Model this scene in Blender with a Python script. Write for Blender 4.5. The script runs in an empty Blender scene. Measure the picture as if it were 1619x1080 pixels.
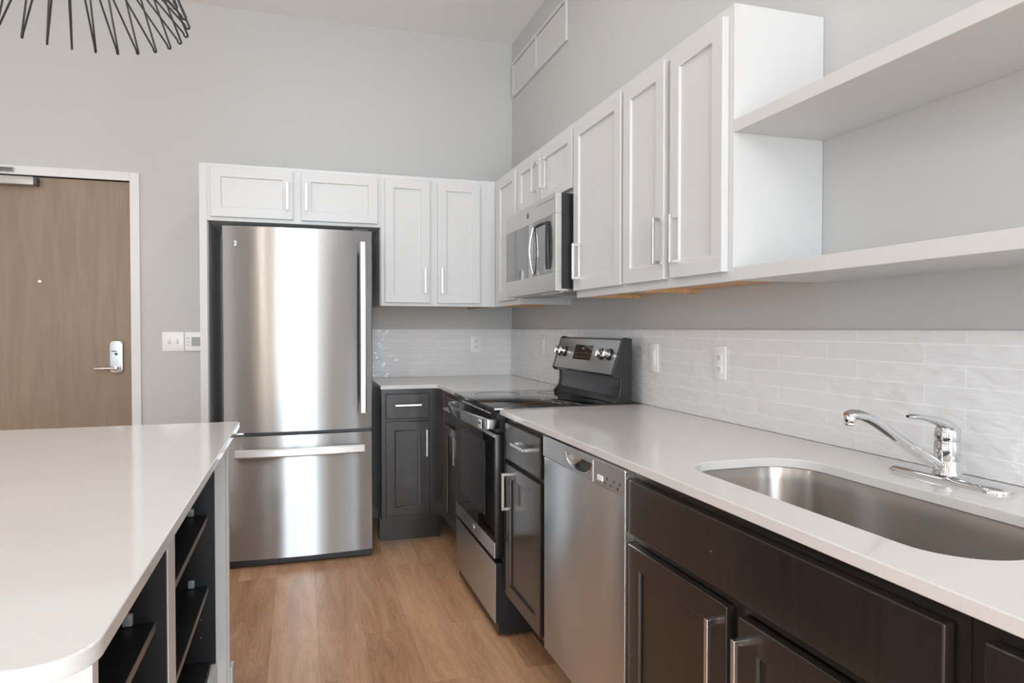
import bpy, bmesh, math, random
from mathutils import Vector, Matrix
R = math.radians
S = bpy.context.scene
COL = S.collection
random.seed(7)

# ------------------------------------------------------------------ camera
cam_d = bpy.data.cameras.new('camera')
cam = bpy.data.objects.new('camera', cam_d); COL.objects.link(cam)
cam_d.sensor_width = 36.0
cam_d.lens = 1080.23 / 1619 * 36.0
cam_d.clip_start = 0.02
cam.location = (-1.3964, -4.4845, 1.2322)
cam.rotation_euler = (R(90) - 0.0188, 0, -0.302)
S.camera = cam

# ------------------------------------------------------------------ view, world, lights
S.view_settings.view_transform = 'Standard'
S.view_settings.look = 'None'
S.view_settings.gamma = 1.0
S.view_settings.use_curve_mapping = False
S.view_settings.exposure = -0.03
S.cycles.diffuse_bounces = 6
S.cycles.glossy_bounces = 6
S.cycles.max_bounces = 12
S.cycles.sample_clamp_indirect = 6.0

W = bpy.data.worlds.new('sky'); S.world = W; W.use_nodes = True
bg = W.node_tree.nodes['Background']
bg.inputs['Color'].default_value = (0.80, 0.90, 1.0, 1); bg.inputs['Strength'].default_value = 1.0

def area(name, loc, rot, sx, sy, power, col):
    l = bpy.data.lights.new(name, 'AREA'); l.shape = 'RECTANGLE'; l.size = sx; l.size_y = sy
    l.energy = power; l.color = col
    o = bpy.data.objects.new(name, l); COL.objects.link(o); o.location = loc; o.rotation_euler = rot
    return o
RX0, RY0, H = -7.0, -8.0, 3.17             # room: left wall, window wall, ceiling height
WINS = [(-6.7, -4.5), (-3.00, -1.60), (-1.48, -0.80)]      # windows behind the camera (x ranges); the leftmost is added for fill light
WLIT = [18, 146, 172]                            # daylight per metre of width
WZ0, WZ1 = 0.12, 3.0
LWINS = [(-7.4, -5.2), (-4.6, -2.4)]       # windows added in the left wall for fill light (y ranges)
for (a, b), e in zip(WINS, WLIT):
    area('daylight_and_fill_at_window', ((a + b) / 2, RY0 - 0.16, (WZ0 + WZ1) / 2), (R(90), 0, 0), b - a, WZ1 - WZ0, e * (b - a), (0.80, 0.91, 1.0))
for (a, b) in LWINS:
    area('side_window_fill', (RX0 - 0.16, (a + b) / 2, (WZ0 + WZ1) / 2), (R(90), 0, R(-90)), b - a, WZ1 - WZ0, 9 * (b - a), (0.92, 0.96, 1.0))
# ceiling lights added out of frame to brighten floor, walls and ceiling
for (x, y) in ((-1.9, -5.9), (-3.4, -5.9), (-0.6, -7.3), (-2.2, -7.3), (-3.9, -7.3), (-4.8, -5.9), (-3.9, -4.2), (-3.9, -2.4), (-1.1, -1.25), (-1.1, -1.9), (-1.2, -2.6)):
    l = bpy.data.lights.new('ceiling_fill_light', 'AREA'); l.shape = 'DISK'; l.size = 0.30; l.energy = 3.0 if x > -2 and y > -4 else (15 if y < -7 else 8); l.color = (0.98, 0.99, 1.0)
    o = bpy.data.objects.new('ceiling_fill_light', l); COL.objects.link(o); o.location = (x, y, H - 0.012)

# ------------------------------------------------------------------ materials
def nmat(name):
    m = bpy.data.materials.new(name); m.use_nodes = True
    nt = m.node_tree; b = nt.nodes['Principled BSDF']
    return m, nt, b
def simple(name, col, rough=0.5, metal=0.0, spec=0.5, noise=0.0, nscale=40, bump=0.0, bscale=200, coat=0.0):
    m, nt, b = nmat(name)
    b.inputs['Base Color'].default_value = (*col, 1); b.inputs['Roughness'].default_value = rough
    b.inputs['Metallic'].default_value = metal; b.inputs['Specular IOR Level'].default_value = spec
    if coat: b.inputs['Coat Weight'].default_value = coat; b.inputs['Coat Roughness'].default_value = 0.08
    tc = nt.nodes.new('ShaderNodeTexCoord')
    if noise:
        n = nt.nodes.new('ShaderNodeTexNoise'); n.inputs['Scale'].default_value = nscale; n.inputs['Detail'].default_value = 4
        nt.links.new(tc.outputs['Object'], n.inputs['Vector'])
        mx = nt.nodes.new('ShaderNodeMix'); mx.data_type = 'RGBA'
        mx.inputs['A'].default_value = (*[c * (1 - noise) for c in col], 1)
        mx.inputs['B'].default_value = (*[min(1, c * (1 + noise)) for c in col], 1)
        nt.links.new(n.outputs['Fac'], mx.inputs['Factor']); nt.links.new(mx.outputs['Result'], b.inputs['Base Color'])
    if bump:
        n2 = nt.nodes.new('ShaderNodeTexNoise'); n2.inputs['Scale'].default_value = bscale; n2.inputs['Detail'].default_value = 3
        nt.links.new(tc.outputs['Object'], n2.inputs['Vector'])
        bp = nt.nodes.new('ShaderNodeBump'); bp.inputs['Strength'].default_value = bump; bp.inputs['Distance'].default_value = 0.002
        nt.links.new(n2.outputs['Fac'], bp.inputs['Height']); nt.links.new(bp.outputs['Normal'], b.inputs['Normal'])
    return m
def steel(name, col, rough, aniso=0.8, rot=0.0, grain=0.03):
    """brushed metal: grain runs horizontally, so reflections smear vertically"""
    m, nt, b = nmat(name)
    out = [n for n in nt.nodes if n.type == 'OUTPUT_MATERIAL'][0]
    g = nt.nodes.new('ShaderNodeBsdfAnisotropic'); nt.nodes.remove(b)
    g.inputs['Color'].default_value = (*col, 1); g.inputs['Anisotropy'].default_value = aniso; g.inputs['Rotation'].default_value = rot
    tg = nt.nodes.new('ShaderNodeTangent'); tg.direction_type = 'RADIAL'; tg.axis = 'Z'
    nt.links.new(tg.outputs['Tangent'], g.inputs['Tangent'])
    tc = nt.nodes.new('ShaderNodeTexCoord'); mp = nt.nodes.new('ShaderNodeMapping')
    mp.inputs['Scale'].default_value = (3, 3, 900)
    n = nt.nodes.new('ShaderNodeTexNoise'); n.inputs['Scale'].default_value = 1.0; n.inputs['Detail'].default_value = 3
    nt.links.new(tc.outputs['Object'], mp.inputs['Vector']); nt.links.new(mp.outputs['Vector'], n.inputs['Vector'])
    mr = nt.nodes.new('ShaderNodeMapRange'); mr.inputs['To Min'].default_value = rough - grain; mr.inputs['To Max'].default_value = rough + grain
    nt.links.new(n.outputs['Fac'], mr.inputs['Value']); nt.links.new(mr.outputs['Result'], g.inputs['Roughness'])
    nt.links.new(g.outputs['BSDF'], out.inputs['Surface'])
    return m
def wood(name, c1, c2, scale=(14, 14, 1.2), rough=0.45, bump=0.05, spec=0.5, coat=0.0):
    m, nt, b = nmat(name)
    tc = nt.nodes.new('ShaderNodeTexCoord'); mp = nt.nodes.new('ShaderNodeMapping'); mp.inputs['Scale'].default_value = scale
    n = nt.nodes.new('ShaderNodeTexNoise'); n.inputs['Scale'].default_value = 3; n.inputs['Detail'].default_value = 8; n.inputs['Distortion'].default_value = 0.6
    nt.links.new(tc.outputs['Object'], mp.inputs['Vector']); nt.links.new(mp.outputs['Vector'], n.inputs['Vector'])
    cr = nt.nodes.new('ShaderNodeValToRGB')
    cr.color_ramp.elements[0].position = 0.32; cr.color_ramp.elements[0].color = (*c1, 1)
    cr.color_ramp.elements[1].position = 0.70; cr.color_ramp.elements[1].color = (*c2, 1)
    nt.links.new(n.outputs['Fac'], cr.inputs['Fac']); nt.links.new(cr.outputs['Color'], b.inputs['Base Color'])
    b.inputs['Roughness'].default_value = rough; b.inputs['Specular IOR Level'].default_value = spec
    b.inputs['Coat Weight'].default_value = coat; b.inputs['Coat Roughness'].default_value = 0.12
    bp = nt.nodes.new('ShaderNodeBump'); bp.inputs['Strength'].default_value = bump; bp.inputs['Distance'].default_value = 0.001
    nt.links.new(n.outputs['Fac'], bp.inputs['Height']); nt.links.new(bp.outputs['Normal'], b.inputs['Normal'])
    return m

M = {}
M['wall'] = simple('greige_wall_paint', (0.565, 0.568, 0.560), 0.75, spec=0.3, noise=0.012, nscale=3, bump=0.06, bscale=260)
M['ceiling'] = simple('ceiling_paint', (0.88, 0.88, 0.875), 0.85, spec=0.2, bump=0.05, bscale=220)
M['white'] = simple('white_cabinet_lacquer', (0.640, 0.648, 0.647), 0.33, spec=0.45, noise=0.008, nscale=6)
M['trim'] = simple('white_trim_paint', (0.76, 0.76, 0.75), 0.4, spec=0.45)
M['dark'] = wood('espresso_stained_wood', (0.0125, 0.0092, 0.0078), (0.0215, 0.0155, 0.0130), (30, 30, 1.6), 0.36, 0.03, 0.5, 0.4)
M['darkin'] = simple('black_melamine', (0.012, 0.012, 0.013), 0.42, spec=0.45)
M['edge'] = simple('taupe_edge_band', (0.20, 0.17, 0.155), 0.4)
M['maple'] = wood('natural_maple_ply', (0.55, 0.31, 0.145), (0.70, 0.43, 0.22), (10, 2, 10), 0.5, 0.03)
M['steel'] = steel('brushed_stainless', (0.425, 0.437, 0.447), 0.30)
M['steel2'] = steel('brushed_stainless_panel', (0.69, 0.71, 0.725), 0.34, 0.5)
M['steel3'] = steel('satin_stainless', (0.68, 0.675, 0.665), 0.40, 0.35)
M['sinksteel'] = steel('satin_sink_steel', (0.50, 0.475, 0.45), 0.34, 0.5, 0.0)
M['chrome'] = simple('chrome', (0.74, 0.75, 0.765), 0.05, 1.0)
M['nickel'] = simple('satin_nickel', (0.72, 0.71, 0.70), 0.27, 1.0)
M['lockmetal'] = simple('brushed_lock_metal', (0.50, 0.53, 0.55), 0.30, 1.0)
def glow(name, col, strength):
    m, nt, b = nmat(name)
    b.inputs['Base Color'].default_value = (0.8, 0.8, 0.8, 1); b.inputs['Emission Color'].default_value = (*col, 1); b.inputs['Emission Strength'].default_value = strength
    return m
M['bulb'] = glow('bulb_glass_added_glow', (1.0, 0.98, 0.95), 130.0)  # glow added to lift the ceiling; the bulb itself is out of frame
M['black'] = simple('black_plastic', (0.012, 0.012, 0.013), 0.35)
M['blackgloss'] = simple('black_glass', (0.008, 0.009, 0.010), 0.025, spec=0.9)
M['smoke'] = simple('smoked_enamel', (0.035, 0.038, 0.042), 0.12, spec=0.6)
M['greyp'] = simple('grey_cabinet_side', (0.55, 0.55, 0.555), 0.45)
M['whitep'] = simple('white_plastic', (0.88, 0.88, 0.875), 0.3)
M['lcd'] = simple('lcd_screen', (0.30, 0.36, 0.33), 0.2)
M['mwglass'] = simple('grey_mirrored_glass', (0.25, 0.25, 0.25), 0.06, 0.85)
M['darkgrey'] = simple('dark_grey_plastic', (0.07, 0.07, 0.072), 0.4)
M['alu'] = simple('aluminium_paint', (0.42, 0.41, 0.38), 0.45, 0.6)
M['clip'] = simple('grey_clip_plastic', (0.42, 0.43, 0.45), 0.2)
M['wire'] = simple('black_wire', (0.012, 0.011, 0.010), 0.45)
M['sticker'] = simple('sticker_ink', (0.05, 0.06, 0.07), 0.6)
def cloth():
    m, nt, b = nmat('tan_curtain_cloth')
    b.inputs['Base Color'].default_value = (0.80, 0.66, 0.53, 1); b.inputs['Roughness'].default_value = 0.9
    tr = nt.nodes.new('ShaderNodeBsdfTranslucent'); tr.inputs['Color'].default_value = (0.80, 0.66, 0.53, 1)
    mx = nt.nodes.new('ShaderNodeMixShader'); mx.inputs['Fac'].default_value = 0.75
    out = [n for n in nt.nodes if n.type == 'OUTPUT_MATERIAL'][0]
    nt.links.new(b.outputs[0], mx.inputs[1]); nt.links.new(tr.outputs[0], mx.inputs[2]); nt.links.new(mx.outputs[0], out.inputs['Surface'])
    return m
M['curtain'] = cloth()
M['frame'] = simple('window_frame_paint', (0.30, 0.29, 0.28), 0.5)

def quartz():
    m, nt, b = nmat('white_quartz')
    tc = nt.nodes.new('ShaderNodeTexCoord')
    n = nt.nodes.new('ShaderNodeTexNoise'); n.inputs['Scale'].default_value = 260; n.inputs['Detail'].default_value = 2
    n2 = nt.nodes.new('ShaderNodeTexNoise'); n2.inputs['Scale'].default_value = 5; n2.inputs['Detail'].default_value = 6
    for q in (n, n2): nt.links.new(tc.outputs['Object'], q.inputs['Vector'])
    ad = nt.nodes.new('ShaderNodeMath'); ad.operation = 'ADD'
    nt.links.new(n.outputs['Fac'], ad.inputs[0]); nt.links.new(n2.outputs['Fac'], ad.inputs[1])
    cr = nt.nodes.new('ShaderNodeValToRGB')
    cr.color_ramp.elements[0].position = 0.6; cr.color_ramp.elements[0].color = (0.64, 0.63, 0.615, 1)
    cr.color_ramp.elements[1].position = 1.3 if False else 1.0; cr.color_ramp.elements[1].color = (0.69, 0.68, 0.665, 1)
    nt.links.new(ad.outputs[0], cr.inputs['Fac']); nt.links.new(cr.outputs['Color'], b.inputs['Base Color'])
    b.inputs['Roughness'].default_value = 0.09; b.inputs['Specular IOR Level'].default_value = 0.5
    return m
M['quartz'] = quartz()

def tile(name, axis):
    """handmade white gloss tile, 250 x 44 mm, running bond; axis 'X' or 'Y' runs along the wall"""
    m, nt, b = nmat(name)
    g = nt.nodes.new('ShaderNodeNewGeometry'); sp = nt.nodes.new('ShaderNodeSeparateXYZ'); cb = nt.nodes.new('ShaderNodeCombineXYZ')
    nt.links.new(g.outputs['Position'], sp.inputs[0])
    ax = nt.nodes.new('ShaderNodeMath'); ax.operation = 'ADD'; ax.inputs[1].default_value = 20.0 + (0.0301 if axis == 'Y' else 0.06)
    az = nt.nodes.new('ShaderNodeMath'); az.operation = 'ADD'; az.inputs[1].default_value = -0.914 + 0.0472 * 20
    nt.links.new(sp.outputs[axis], ax.inputs[0]); nt.links.new(sp.outputs['Z'], az.inputs[0])
    nt.links.new(ax.outputs[0], cb.inputs[0]); nt.links.new(az.outputs[0], cb.inputs[1])
    br = nt.nodes.new('ShaderNodeTexBrick')
    br.offset = 0.34; br.offset_frequency = 2; br.squash = 1.0
    br.inputs['Scale'].default_value = 1.0; br.inputs['Brick Width'].default_value = 0.305; br.inputs['Row Height'].default_value = 0.0472
    br.inputs['Mortar Size'].default_value = 0.0019; br.inputs['Mortar Smooth'].default_value = 0.3; br.inputs['Bias'].default_value = 0.0
    br.inputs['Color1'].default_value = (0.775, 0.78, 0.785, 1); br.inputs['Color2'].default_value = (0.80, 0.805, 0.81, 1)
    br.inputs['Mortar'].default_value = (0.885, 0.89, 0.89, 1)  # joints painted lighter, standing for tile edges that catch the light
    nt.links.new(cb.outputs[0], br.inputs['Vector']); nt.links.new(br.outputs['Color'], b.inputs['Base Color'])
    b.inputs['Roughness'].default_value = 0.10
    n = nt.nodes.new('ShaderNodeTexNoise'); n.inputs['Scale'].default_value = 1.0; n.inputs['Detail'].default_value = 2
    mpt = nt.nodes.new('ShaderNodeMapping'); mpt.inputs['Scale'].default_value = (16, 16, 42)
    nt.links.new(g.outputs['Position'], mpt.inputs['Vector']); nt.links.new(mpt.outputs['Vector'], n.inputs['Vector'])
    b1 = nt.nodes.new('ShaderNodeBump'); b1.inputs['Strength'].default_value = 1.0; b1.inputs['Distance'].default_value = 0.006
    nt.links.new(n.outputs['Fac'], b1.inputs['Height'])
    inv = nt.nodes.new('ShaderNodeMath'); inv.operation = 'SUBTRACT'; inv.inputs[0].default_value = 1.0
    nt.links.new(br.outputs['Fac'], inv.inputs[1])
    b2 = nt.nodes.new('ShaderNodeBump'); b2.inputs['Strength'].default_value = 0.25; b2.inputs['Distance'].default_value = 0.001
    nt.links.new(inv.outputs[0], b2.inputs['Height']); nt.links.new(b1.outputs['Normal'], b2.inputs['Normal'])
    nt.links.new(b2.outputs['Normal'], b.inputs['Normal'])
    return m
M['tileX'] = tile('gloss_tile_back', 'X'); M['tileY'] = tile('gloss_tile_right', 'Y')

def floor_mat():
    m, nt, b = nmat('oak_vinyl_plank')
    tc = nt.nodes.new('ShaderNodeNewGeometry'); sp = nt.nodes.new('ShaderNodeSeparateXYZ'); cb = nt.nodes.new('ShaderNodeCombineXYZ')
    nt.links.new(tc.outputs['Position'], sp.inputs[0])
    ay = nt.nodes.new('ShaderNodeMath'); ay.operation = 'ADD'; ay.inputs[1].default_value = 20.0
    axx = nt.nodes.new('ShaderNodeMath'); axx.operation = 'ADD'; axx.inputs[1].default_value = 20.05
    nt.links.new(sp.outputs['Y'], ay.inputs[0]); nt.links.new(sp.outputs['X'], axx.inputs[0])
    nt.links.new(ay.outputs[0], cb.inputs[0]); nt.links.new(axx.outputs[0], cb.inputs[1])
    br = nt.nodes.new('ShaderNodeTexBrick'); br.offset = 0.37; br.offset_frequency = 2
    br.inputs['Scale'].default_value = 1.0; br.inputs['Brick Width'].default_value = 1.22; br.inputs['Row Height'].default_value = 0.18
    br.inputs['Mortar Size'].default_value = 0.0008; br.inputs['Mortar Smooth'].default_value = 0.1
    br.inputs['Color1'].default_value = (0, 0, 0, 1); br.inputs['Color2'].default_value = (1, 1, 1, 1); br.inputs['Mortar'].default_value = (0.5, 0.5, 0.5, 1)
    nt.links.new(cb.outputs[0], br.inputs['Vector'])
    # per plank shift of the grain
    vm = nt.nodes.new('ShaderNodeVectorMath'); vm.operation = 'SCALE'; vm.inputs['Scale'].default_value = 7.0
    nt.links.new(br.outputs['Color'], vm.inputs[0])
    va = nt.nodes.new('ShaderNodeVectorMath'); va.operation = 'ADD'
    nt.links.new(cb.outputs[0], va.inputs[0]); nt.links.new(vm.outputs[0], va.inputs[1])
    mp = nt.nodes.new('ShaderNodeMapping'); mp.inputs['Scale'].default_value = (1.0, 9, 1)
    nt.links.new(va.outputs[0], mp.inputs['Vector'])
    n = nt.nodes.new('ShaderNodeTexNoise'); n.inputs['Scale'].default_value = 1.6; n.inputs['Detail'].default_value = 7; n.inputs['Distortion'].default_value = 0.8
    nt.links.new(mp.outputs['Vector'], n.inputs['Vector'])
    # cathedral rings
    wv = nt.nodes.new('ShaderNodeMath'); wv.operation = 'MULTIPLY'; wv.inputs[1].default_value = 85.0
    nt.links.new(n.outputs['Fac'], wv.inputs[0])
    sn = nt.nodes.new('ShaderNodeMath'); sn.operation = 'SINE'; nt.links.new(wv.outputs[0], sn.inputs[0])
    mp2 = nt.nodes.new('ShaderNodeMapping'); mp2.inputs['Scale'].default_value = (6, 160, 1)
    nt.links.new(va.outputs[0], mp2.inputs['Vector'])
    nf = nt.nodes.new('ShaderNodeTexNoise'); nf.inputs['Scale'].default_value = 1.0; nf.inputs['Detail'].default_value = 4
    nt.links.new(mp2.outputs['Vector'], nf.inputs['Vector'])
    def math2(op, a, bb):
        q = nt.nodes.new('ShaderNodeMath'); q.operation = op
        for i, v in enumerate((a, bb)):
            if isinstance(v, (int, float)): q.inputs[i].default_value = v
            else: nt.links.new(v, q.inputs[i])
        return q.outputs[0]
    spc = nt.nodes.new('ShaderNodeSeparateColor'); nt.links.new(br.outputs['Color'], spc.inputs[0])
    f = math2('ADD', math2('MULTIPLY', n.outputs['Fac'], 0.62), math2('MULTIPLY', sn.outputs[0], 0.045))
    f = math2('ADD', f, math2('MULTIPLY', nf.outputs['Fac'], 0.18))
    f = math2('ADD', f, math2('MULTIPLY', spc.outputs[0], 0.24))
    cr = nt.nodes.new('ShaderNodeValToRGB')
    cr.color_ramp.elements[0].position = 0.25; cr.color_ramp.elements[0].color = (0.34, 0.17, 0.085, 1)
    cr.color_ramp.elements[1].position = 0.72; cr.color_ramp.elements[1].color = (0.70, 0.42, 0.245, 1)
    nt.links.new(f, cr.inputs['Fac'])
    mx = nt.nodes.new('ShaderNodeMix'); mx.data_type = 'RGBA'; mx.inputs['B'].default_value = (0.14, 0.075, 0.045, 1)
    nt.links.new(math2('MULTIPLY', br.outputs['Fac'], 0.35), mx.inputs['Factor']); nt.links.new(cr.outputs['Color'], mx.inputs['A'])
    nt.links.new(mx.outputs['Result'], b.inputs['Base Color'])
    b.inputs['Roughness'].default_value = 0.27; b.inputs['Specular IOR Level'].default_value = 0.5
    bp = nt.nodes.new('ShaderNodeBump'); bp.inputs['Strength'].default_value = 0.12; bp.inputs['Distance'].default_value = 0.001
    nt.links.new(nf.outputs['Fac'], bp.inputs['Height']); nt.links.new(bp.outputs['Normal'], b.inputs['Normal'])
    return m
M['floor'] = floor_mat()
M['doorwood'] = wood('oak_veneer_door', (0.245, 0.180, 0.122), (0.300, 0.226, 0.158), (9, 9, 0.9), 0.42, 0.03)

# ------------------------------------------------------------------ builders
def wloc(o):
    v = Vector((0, 0, 0))
    while o is not None:
        v += o.location; o = o.parent
    return v
def tag(o, label=None, cat=None, group=None, kind=None):
    if label: o['label'] = label
    if cat: o['category'] = cat
    if group: o['group'] = group
    if kind: o['kind'] = kind
    return o
GROUPS = {'wall_cabinet': 'white wall cabinets', 'base_cabinet': 'dark base cabinets', 'power_outlet': 'power outlets on the tiles', 'light_switch': 'wall switch plates'}
def thing(name, label, cat, loc, group=None):
    o = bpy.data.objects.new(name, None); COL.objects.link(o); o.location = loc
    o.empty_display_size = 0.05
    return tag(o, label, cat, group or GROUPS.get(name))

class MB:
    def __init__(s): s.bm = bmesh.new()
    def _add(s, t):
        me = bpy.data.meshes.new('tmp'); t.to_mesh(me); t.free(); s.bm.from_mesh(me); bpy.data.meshes.remove(me)
    def box(s, x0, x1, y0, y1, z0, z1, bev=0.0, seg=2):
        t = bmesh.new(); bmesh.ops.create_cube(t, size=1.0)
        x0, x1 = sorted((x0, x1)); y0, y1 = sorted((y0, y1)); z0, z1 = sorted((z0, z1))
        for v in t.verts:
            v.co = Vector((x0 + (v.co.x + .5) * (x1 - x0), y0 + (v.co.y + .5) * (y1 - y0), z0 + (v.co.z + .5) * (z1 - z0)))
        if bev:
            bev = min(bev, 0.45 * min(x1 - x0, y1 - y0, z1 - z0))
            bmesh.ops.bevel(t, geom=t.edges[:], offset=bev, segments=seg, profile=0.5, affect='EDGES', clamp_overlap=True)
        s._add(t); return s
    def obox(s, o, u0, u1, d0, d1, z0, z1, bev=0.0, seg=2):
        """o='B': runs along x, depth y;  o='R': runs along y, depth x"""
        return s.box(u0, u1, d0, d1, z0, z1, bev, seg) if o == 'B' else s.box(d0, d1, u0, u1, z0, z1, bev, seg)
    def cyl(s, p0, p1, r0, r1=None, n=24, bev=0.0):
        p0 = Vector(p0); p1 = Vector(p1); r1 = r0 if r1 is None else r1
        t = bmesh.new(); L = (p1 - p0).length
        bmesh.ops.create_cone(t, cap_ends=True, cap_tris=False, segments=n, radius1=r0, radius2=r1, depth=L)
        if bev:
            es = [e for e in t.edges if len(e.link_faces) == 2 and e.calc_face_angle() > 0.7]
            bmesh.ops.bevel(t, geom=es, offset=bev, segments=2, profile=0.5, affect='EDGES')
        q = Vector((0, 0, 1)).rotation_difference((p1 - p0).normalized())
        bmesh.ops.transform(t, matrix=Matrix.Translation((p0 + p1) / 2) @ q.to_matrix().to_4x4(), verts=t.verts[:])
        s._add(t); return s
    def lathe(s, prof, c, n=28):
        """profile of (r, z) turned about a vertical axis at c=(x, y)"""
        t = bmesh.new(); rings = []
        for r, z in prof:
            rings.append([t.verts.new((c[0] + r * math.cos(2 * math.pi * k / n), c[1] + r * math.sin(2 * math.pi * k / n), z)) for k in range(n)])
        for a, b in zip(rings, rings[1:]):
            for k in range(n): t.faces.new((a[k], a[(k + 1) % n], b[(k + 1) % n], b[k]))
        t.faces.new(rings[0][::-1]); t.faces.new(rings[-1]); bmesh.ops.recalc_face_normals(t, faces=t.faces[:])
        s._add(t); return s
    def tube(s, pts, r, n=10, closed=False, rads=None, flat=1.0):
        t = bmesh.new(); P = [Vector(p) for p in pts]; m = len(P); rings = []
        up = Vector((0, 0, 1)); prev = None
        for i, p in enumerate(P):
            a = P[(i - 1) % m] if (closed or i > 0) else p; b = P[(i + 1) % m] if (closed or i < m - 1) else p
            d = (b - a).normalized()
            if prev is None:
                ref = up if abs(d.z) < 0.9 else Vector((1, 0, 0))
                nx = d.cross(ref).normalized()
            else: nx = (prev - d * prev.dot(d)).normalized()
            prev = nx; ny = d.cross(nx)
            rr = rads[i] if rads else r
            rings.append([t.verts.new(p + nx * rr * math.cos(2 * math.pi * k / n) + ny * rr * flat * math.sin(2 * math.pi * k / n)) for k in range(n)])
        pairs = list(zip(rings, rings[1:])) + ([(rings[-1], rings[0])] if closed else [])
        for a, b in pairs:
            for k in range(n): t.faces.new((a[k], a[(k + 1) % n], b[(k + 1) % n], b[k]))
        if not closed: t.faces.new(rings[0][::-1]); t.faces.new(rings[-1])
        bmesh.ops.recalc_face_normals(t, faces=t.faces[:])
        s._add(t); return s
    def prism(s, poly, axis, a0, a1, bev=0.0, seg=2):
        """poly of 2-D points extruded along axis; axis 'Y': (x,z); 'X': (y,z); 'Z': (x,y)"""
        t = bmesh.new()
        f = {'Y': lambda p, a: (p[0], a, p[1]), 'X': lambda p, a: (a, p[0], p[1]), 'Z': lambda p, a: (p[0], p[1], a)}[axis]
        v0 = [t.verts.new(f(p, a0)) for p in poly]; v1 = [t.verts.new(f(p, a1)) for p in poly]; n = len(poly)
        t.faces.new(v0); t.faces.new(v1[::-1])
        for k in range(n): t.faces.new((v0[k], v1[k], v1[(k + 1) % n], v0[(k + 1) % n]))
        bmesh.ops.recalc_face_normals(t, faces=t.faces[:])
        if bev:
            es = [e for e in t.edges if len(e.link_faces) == 2 and e.calc_face_angle() > 0.5]
            bmesh.ops.bevel(t, geom=es, offset=bev, segments=seg, profile=0.5, affect='EDGES', clamp_overlap=True)
        s._add(t); return s
    def slab(s, outer, holes, z0, z1, bev=0.002):
        """flat slab with holes (counter tops)"""
        t = bmesh.new(); es = []
        for loop in [outer] + holes:
            vs = [t.verts.new((x, y, z1)) for x, y in loop]
            es += [t.edges.new((vs[k], vs[(k + 1) % len(vs)])) for k in range(len(vs))]
        bmesh.ops.triangle_fill(t, use_beauty=True, use_dissolve=False, edges=es)
        bmesh.ops.dissolve_limit(t, angle_limit=0.01, verts=t.verts[:], edges=t.edges[:])
        r = bmesh.ops.extrude_face_region(t, geom=t.faces[:])
        for g in r['geom']:
            if isinstance(g, bmesh.types.BMVert): g.co.z = z0
        bmesh.ops.recalc_face_normals(t, faces=t.faces[:])
        if bev:
            e2 = [e for e in t.edges if len(e.link_faces) == 2 and e.calc_face_angle() > 1.2 and abs(e.verts[0].co.z - e.verts[1].co.z) < 1e-5]
            bmesh.ops.bevel(t, geom=e2, offset=bev, segments=2, profile=0.5, affect='EDGES')
        s._add(t); return s
    def shaker(s, o, u0, u1, z0, z1, back, t=0.02, rail=0.052, rec=0.009, lip=0.009):
        """five piece door: bevelled frame and a recessed flat panel; front faces -x / -y"""
        b = bmesh.new(); f = back - t
        def ring(i, d):
            c = [(u0 + i, z0 + i), (u1 - i, z0 + i), (u1 - i, z1 - i), (u0 + i, z1 - i)]
            return [b.verts.new((u, d, z) if o == 'B' else (d, u, z)) for u, z in c]
        rr = .0032; arc = [(rr * (1 - math.sin(R(90 * k / 4))), rr * (1 - math.cos(R(90 * k / 4)))) for k in range(5)]
        rs = [ring(0.0, back)] + [ring(rr - rr * math.cos(R(22.5 * k)), f + rr - rr * math.sin(R(22.5 * k))) for k in range(5)]
        rs += [ring(rail - rr + rr * math.sin(R(22.5 * k)), f + rr - rr * math.cos(R(22.5 * k))) for k in range(4)] + [ring(rail + .0012, f + rec - .001), ring(rail + lip, f + rec)]
        for a, c in zip(rs, rs[1:]):
            for k in range(4): b.faces.new((a[k], a[(k + 1) % 4], c[(k + 1) % 4], c[k]))
        b.faces.new(rs[-1]); b.faces.new(rs[0][::-1])
        bmesh.ops.recalc_face_normals(b, faces=b.faces[:]); s._add(b); return s
    def pull(s, o, u, z, front, L=0.145, vertical=True, out=0.03):
        """square bar pull"""
        h = L / 2; w = .0055
        if vertical:
            s.obox(o, u - w, u + w, front - out, front - out + .009, z - h, z + h, .0012)
            for zz in (z - h + w, z + h - w): s.obox(o, u - w, u + w, front - out + .006, front + .001, zz - w, zz + w, .001)
        else:
            s.obox(o, u - h, u + h, front - out, front - out + .009, z - w, z + w, .0012)
            for uu in (u - h + w, u + h - w): s.obox(o, uu - w, uu + w, front - out + .006, front + .001, z - w, z + w, .001)
        return s
    def build(s, name, mat, parent=None, smooth=False, ang=40, wn=False):
        bm = s.bm
        xs = [v.co.copy() for v in bm.verts]
        lo = Vector([min(v[i] for v in xs) for i in range(3)]); hi = Vector([max(v[i] for v in xs) for i in range(3)])
        c = (lo + hi) / 2; c.z = lo.z
        for v in bm.verts: v.co -= c
        me = bpy.data.meshes.new(name); bm.to_mesh(me); bm.free()
        mats = mat if isinstance(mat, (list, tuple)) else [mat]
        for m in mats: me.materials.append(m if not isinstance(m, str) else M[m])
        if smooth:
            me.polygons.foreach_set('use_smooth', [True] * len(me.polygons))
            try: me.set_sharp_from_angle(angle=R(ang))
            except Exception: pass
        o = bpy.data.objects.new(name, me); COL.objects.link(o)
        if wn:
            w_ = o.modifiers.new('flat_faces', 'WEIGHTED_NORMAL'); w_.weight = 100; w_.keep_sharp = True
        if parent is not None:
            o.parent = parent; o.location = c - wloc(parent)
        else: o.location = c
        return o
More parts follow.
